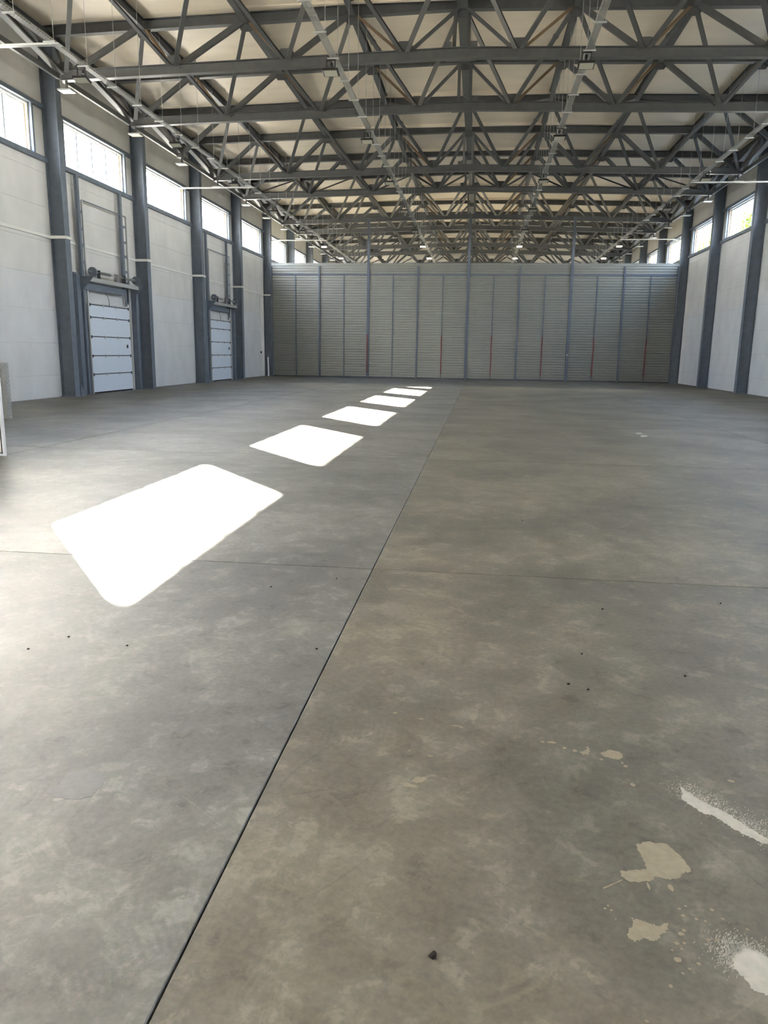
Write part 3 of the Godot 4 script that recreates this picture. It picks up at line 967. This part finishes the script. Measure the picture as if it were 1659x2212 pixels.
func make_floodlight(lit: bool) -> Node3D:
	var f := base("floodlight")
	var y := -0.33
	for q in [-0.1, 0.1]:
		block(f, "bracket_arm", Vector3(q - 0.012, y + 0.02, -0.02), Vector3(q + 0.012, -0.08, 0.02), M.black, 0.004)
	block(f, "bracket_bridge", Vector3(-0.112, -0.08, -0.02), Vector3(0.112, -0.06, 0.02), M.black)
	var tilt := Transform3D(Basis(Vector3.RIGHT, deg_to_rad(-13.0)), Vector3(0, y, 0))
	var h := put(f, "housing", box_mesh(Vector3(0.38, 0.05, 0.3), 0.014), M.black, tilt)
	for q in 7:
		put(h, "cooling_fin", box_mesh(Vector3(0.008, 0.03, 0.24), 0.0), M.black, Transform3D(Basis(), Vector3(-0.12 + 0.04 * q, 0.036, 0)))
	put(f, "lamp_lens", box_mesh(Vector3(0.31, 0.006, 0.23), 0.002), M.lit_lens if lit else M.lens, tilt * Transform3D(Basis(), Vector3(0, -0.027, 0)))
	put(f, "driver_box", box_mesh(Vector3(0.06, 0.08, 0.14), 0.01), M.black, Transform3D(Basis(), Vector3(0.0, -0.13, -0.12)))
	if lit:
		var l := SpotLight3D.new()
		l.name = "lamp_light"
		l.light_color = Color(1.0, 0.93, 0.8)
		l.light_energy = 5.0
		l.spot_range = 40.0
		l.spot_attenuation = 2.0
		l.spot_angle = 70.0
		l.light_size = 0.15
		l.shadow_enabled = true
		f.add_child(l, true)
		l.transform = Transform3D(Basis(Vector3.RIGHT, -PI / 2), Vector3(0, -0.4, 0))
	return f


func floodlights() -> void:
	var proto := {}
	for i in 4:
		for k in 8:
			var d := 19.2 + 5.93 * k
			if i == 3 and k < 2: continue
			var lit := k >= 5
			if lit and k == 7 and i in [0, 3]: continue
			var f: Node3D
			if proto.has(lit):
				f = proto[lit].duplicate()
				f.name = numbered("floodlight")
				add_child(f)
			else:
				f = make_floodlight(lit)
				proto[lit] = f
			f.position = Vector3(TRAY_X[i] - 0.05, TRAY_Y + 0.02, -d)
			tag(f, "%s floodlight, %s from the camera under the %s" % ["lit" if lit else "unlit black", ORD[k if i < 3 else k - 2], TRAY_WORD[i]], "floodlight", "floodlights along the trays")


func eave_lights() -> void:
	var proto: Node3D
	for s in [-1.0, 1.0]:
		var n := 0
		for k in range(0 if s < 0 else 3, 11):
			var f: Node3D
			if proto:
				f = proto.duplicate()
				f.name = numbered("eave_lamp")
				add_child(f)
			else:
				f = base("eave_lamp")
				proto = f
				block(f, "stem", Vector3(-0.03, 0.1, -0.03), Vector3(0.03, 0.32, 0.03), M.steel, 0.005)
				block(f, "yoke", Vector3(-0.14, 0.07, -0.03), Vector3(0.14, 0.1, 0.03), M.steel, 0.005)
				put(f, "housing", box_mesh(Vector3(0.44, 0.05, 0.36), 0.014), M.pale_steel, Transform3D(Basis(), Vector3(0, 0.045, 0)))
				put(f, "lamp_lens", box_mesh(Vector3(0.4, 0.008, 0.32), 0.003), M.lens, Transform3D(Basis(), Vector3(0, 0.016, 0)))
			f.position = Vector3(s * 11.5, 8.9, -(TRUSS0 + 4.0 * k + hang(k)))
			tag(f, "pale square lamp under a roof truss end, %s from the camera along the %s" % [ORD[n], "lift-door wall" if s < 0 else "plain wall"], "lamp", "lamps below the eaves")
			n += 1


# ------------------------------------------------------------------ loose things
func loose_things() -> void:
	# perforated tray length leaning near the left edge
	var t := base("spare_tray", Vector3(-9.47, 0, -15.75))
	var w := 0.16
	var tilt := Basis(Vector3.FORWARD, deg_to_rad(-3.0))
	for q in 3:
		var st := begin()
		extrude_into(st, PackedVector2Array([Vector2(-w / 2, 0), Vector2(w / 2, 0), Vector2(w / 2, 0.06), Vector2(w / 2 - 0.003, 0.06), Vector2(w / 2 - 0.003, 0.003), Vector2(-w / 2 + 0.003, 0.003), Vector2(-w / 2 + 0.003, 0.06), Vector2(-w / 2, 0.06)]), 0.0, 1.22)
		put(t, "channel", st.commit(), M.tray, Transform3D(Basis(Vector3(1, 0, 0), Vector3(0, 0, 1), Vector3(0, 1, 0)).orthonormalized(), Vector3(-0.02 * q, 0.003, -0.07 * q)))
	tag(t, "short perforated galvanised tray lengths standing upright by the lift-door wall", "cable tray")
	# white framed board standing at the frame's edge
	var b := base("white_board", Vector3(-6.6, 0, -10.3))
	block(b, "board", Vector3(-0.6, 0.04, -0.02), Vector3(0.595, 2.1, 0.02), M.pale_board, 0.004)
	block(b, "edge_frame", Vector3(0.595, 0.0, -0.025), Vector3(0.63, 2.13, 0.025), M.window_frame, 0.004)
	block(b, "edge_seal", Vector3(0.58, 0.03, 0.021), Vector3(0.592, 2.1, 0.026), M.rubber)
	block(b, "edge_frame", Vector3(-0.63, 0.0, -0.025), Vector3(0.595, 0.035, 0.025), M.window_frame, 0.004)
	block(b, "edge_seal", Vector3(-0.6, 0.04, 0.021), Vector3(0.58, 0.052, 0.026), M.rubber)
	block(b, "foot", Vector3(-0.5, 0.0, -0.25), Vector3(-0.45, 0.04, -0.025), M.window_frame)
	tag(b, "white framed board standing upright on the floor before the tray lengths", "board")
	var p := base("plastic_pipe", Vector3(-12.2, 0, -47.05))
	rod(p, "tube", Vector3(0, 0.002, 0), Vector3(-0.02, 1.15, 0), 0.045, M.pipe, 12)
	rod(p, "socket", Vector3(-0.018, 1.06, 0), Vector3(-0.021, 1.16, 0), 0.054, M.pipe, 12)
	tag(p, "short white plastic pipe standing against the column at the partition", "pipe")
	# grit on the floor
	var spots := [[0.780, -1.737], [-0.097, -5.063], [-0.499, -4.798], [-1.468, -3.533], [-1.350, -3.728], [0.034, -3.773], [1.670, -4.698], [1.444, -3.925], [1.329, -3.527], [1.415, -3.477], [1.921, -3.712], [2.452, -4.937], [1.310, -7.235], [-0.977, -3.658], [-1.635, -6.822]]
	for i in spots.size():
		var st := begin()
		var r := 0.011 if i == 0 else 0.007
		var ring: Array[Vector3] = []
		for k in 7:
			ring.append(Vector3(cos(TAU * k / 7) * r * (0.6 + 0.7 * rng.randf()), 0.0, sin(TAU * k / 7) * r * (0.6 + 0.7 * rng.randf())))
		var top := Vector3(r * 0.3, r * (1.4 if i == 0 else 0.9), -r * 0.2)
		for k in 7:
			var a := ring[k]; var b2 := ring[(k + 1) % 7]
			var am := a * 0.75 + Vector3(0, r * 0.7, 0); var bm := b2 * 0.75 + Vector3(0, r * 0.7, 0)
			quad(st, a, b2, bm, am, (a + b2).normalized())
			tri(st, am, bm, top, ((am + bm).normalized() + Vector3.UP).normalized())
		var g := put(self, "crumb", st.commit(), M.grit, Transform3D(Basis(), Vector3(spots[i][0], 0.0005, spots[i][1])))
		if i == 0: tag(g, "dark curled crumb lying nearest the camera on the concrete", "crumb", "crumbs on the floor")
		else: tag(g, CRUMBS[i - 1], "crumb", "small crumbs on the floor")


const CRUMBS := [
	"tiny dark crumb beside the crossing of the floor joints, toward the sun patches",
	"tiny dark crumb between the largest sun patch and the joint crossing",
	"tiny dark crumb farthest toward the left edge of the picture",
	"tiny dark crumb second from the left edge of the picture",
	"tiny dark crumb close beside the long joint, before the joint crossing",
	"tiny dark crumb on the warm slab just before the cross joint",
	"tiny dark crumb halfway between the cross joint and the plaster drops",
	"tiny dark crumb of a close pair on the warm slab, left one",
	"tiny dark crumb of a close pair on the warm slab, right one",
	"tiny dark crumb on the warm slab, straight beyond the white plaster stripe",
	"tiny dark crumb farthest toward the right edge of the picture",
	"tiny dark crumb on the warm side beyond the cross joint",
	"tiny dark crumb between the largest sun patch and the near long joint",
	"tiny dark crumb beyond the cross joint inside the largest sun patch edge",
]


func trees() -> void:
	var quad_mesh := begin()
	quad(quad_mesh, Vector3(-0.09, 0, 0), Vector3(0, 0.05, 0.02), Vector3(0.12, 0, 0), Vector3(0, -0.05, 0.02), Vector3(0, 0, 1))
	var leaf := quad_mesh.commit()
	leaf.surface_set_material(0, M.leaf)
	var spots := [[18.2, 65.0, 13.2, 3.2], [17.4, 51.0, 10.9, 2.0], [20.5, 73.0, 13.0, 3.0]]
	var words := ["tall leafy green tree outside the second plain-wall window", "smaller green tree outside the nearest plain-wall window", "leafy green tree standing farther off outside the plain wall"]
	for i in spots.size():
		var e: Array = spots[i]
		var t := base("leafy_tree", Vector3(e[0], -0.1, -e[1]))
		tag(t, words[i], "tree", "trees outside")
		rod(t, "trunk", Vector3.ZERO, Vector3(0.1, e[2] - e[3] * 0.8, 0), 0.16, M.bark, 9)
		for q in 5:
			var ang := TAU * q / 5
			rod(t, "branch", Vector3(0.05, e[2] - e[3] * 1.5, 0), Vector3(cos(ang) * e[3] * 0.6, e[2] - e[3] * 0.7, sin(ang) * e[3] * 0.6), 0.05, M.bark, 6)
		var mm := MultiMesh.new()
		mm.transform_format = MultiMesh.TRANSFORM_3D
		mm.mesh = leaf
		mm.instance_count = 5000
		var centers: Array[Vector3] = []
		for q in 24:
			var v := Vector3(rng.randfn(), rng.randfn(), rng.randfn()).normalized() * (0.35 + 0.5 * rng.randf())
			centers.append(v)
		for q in 5000:
			var v := centers[q % 24] + Vector3(rng.randfn(), rng.randfn(), rng.randfn()) * 0.16
			var bs := Basis.from_euler(Vector3(rng.randf() * TAU, rng.randf() * TAU, rng.randf() * TAU)).scaled(Vector3.ONE * (0.9 + rng.randf()))
			mm.set_instance_transform(q, Transform3D(bs, Vector3(0, e[2] - e[3], 0) + v * Vector3(e[3], e[3] * 1.05, e[3])))
		var c := MultiMeshInstance3D.new()
		c.name = "crown"
		c.multimesh = mm
		c.set_meta("kind", "stuff")
		t.add_child(c, true)
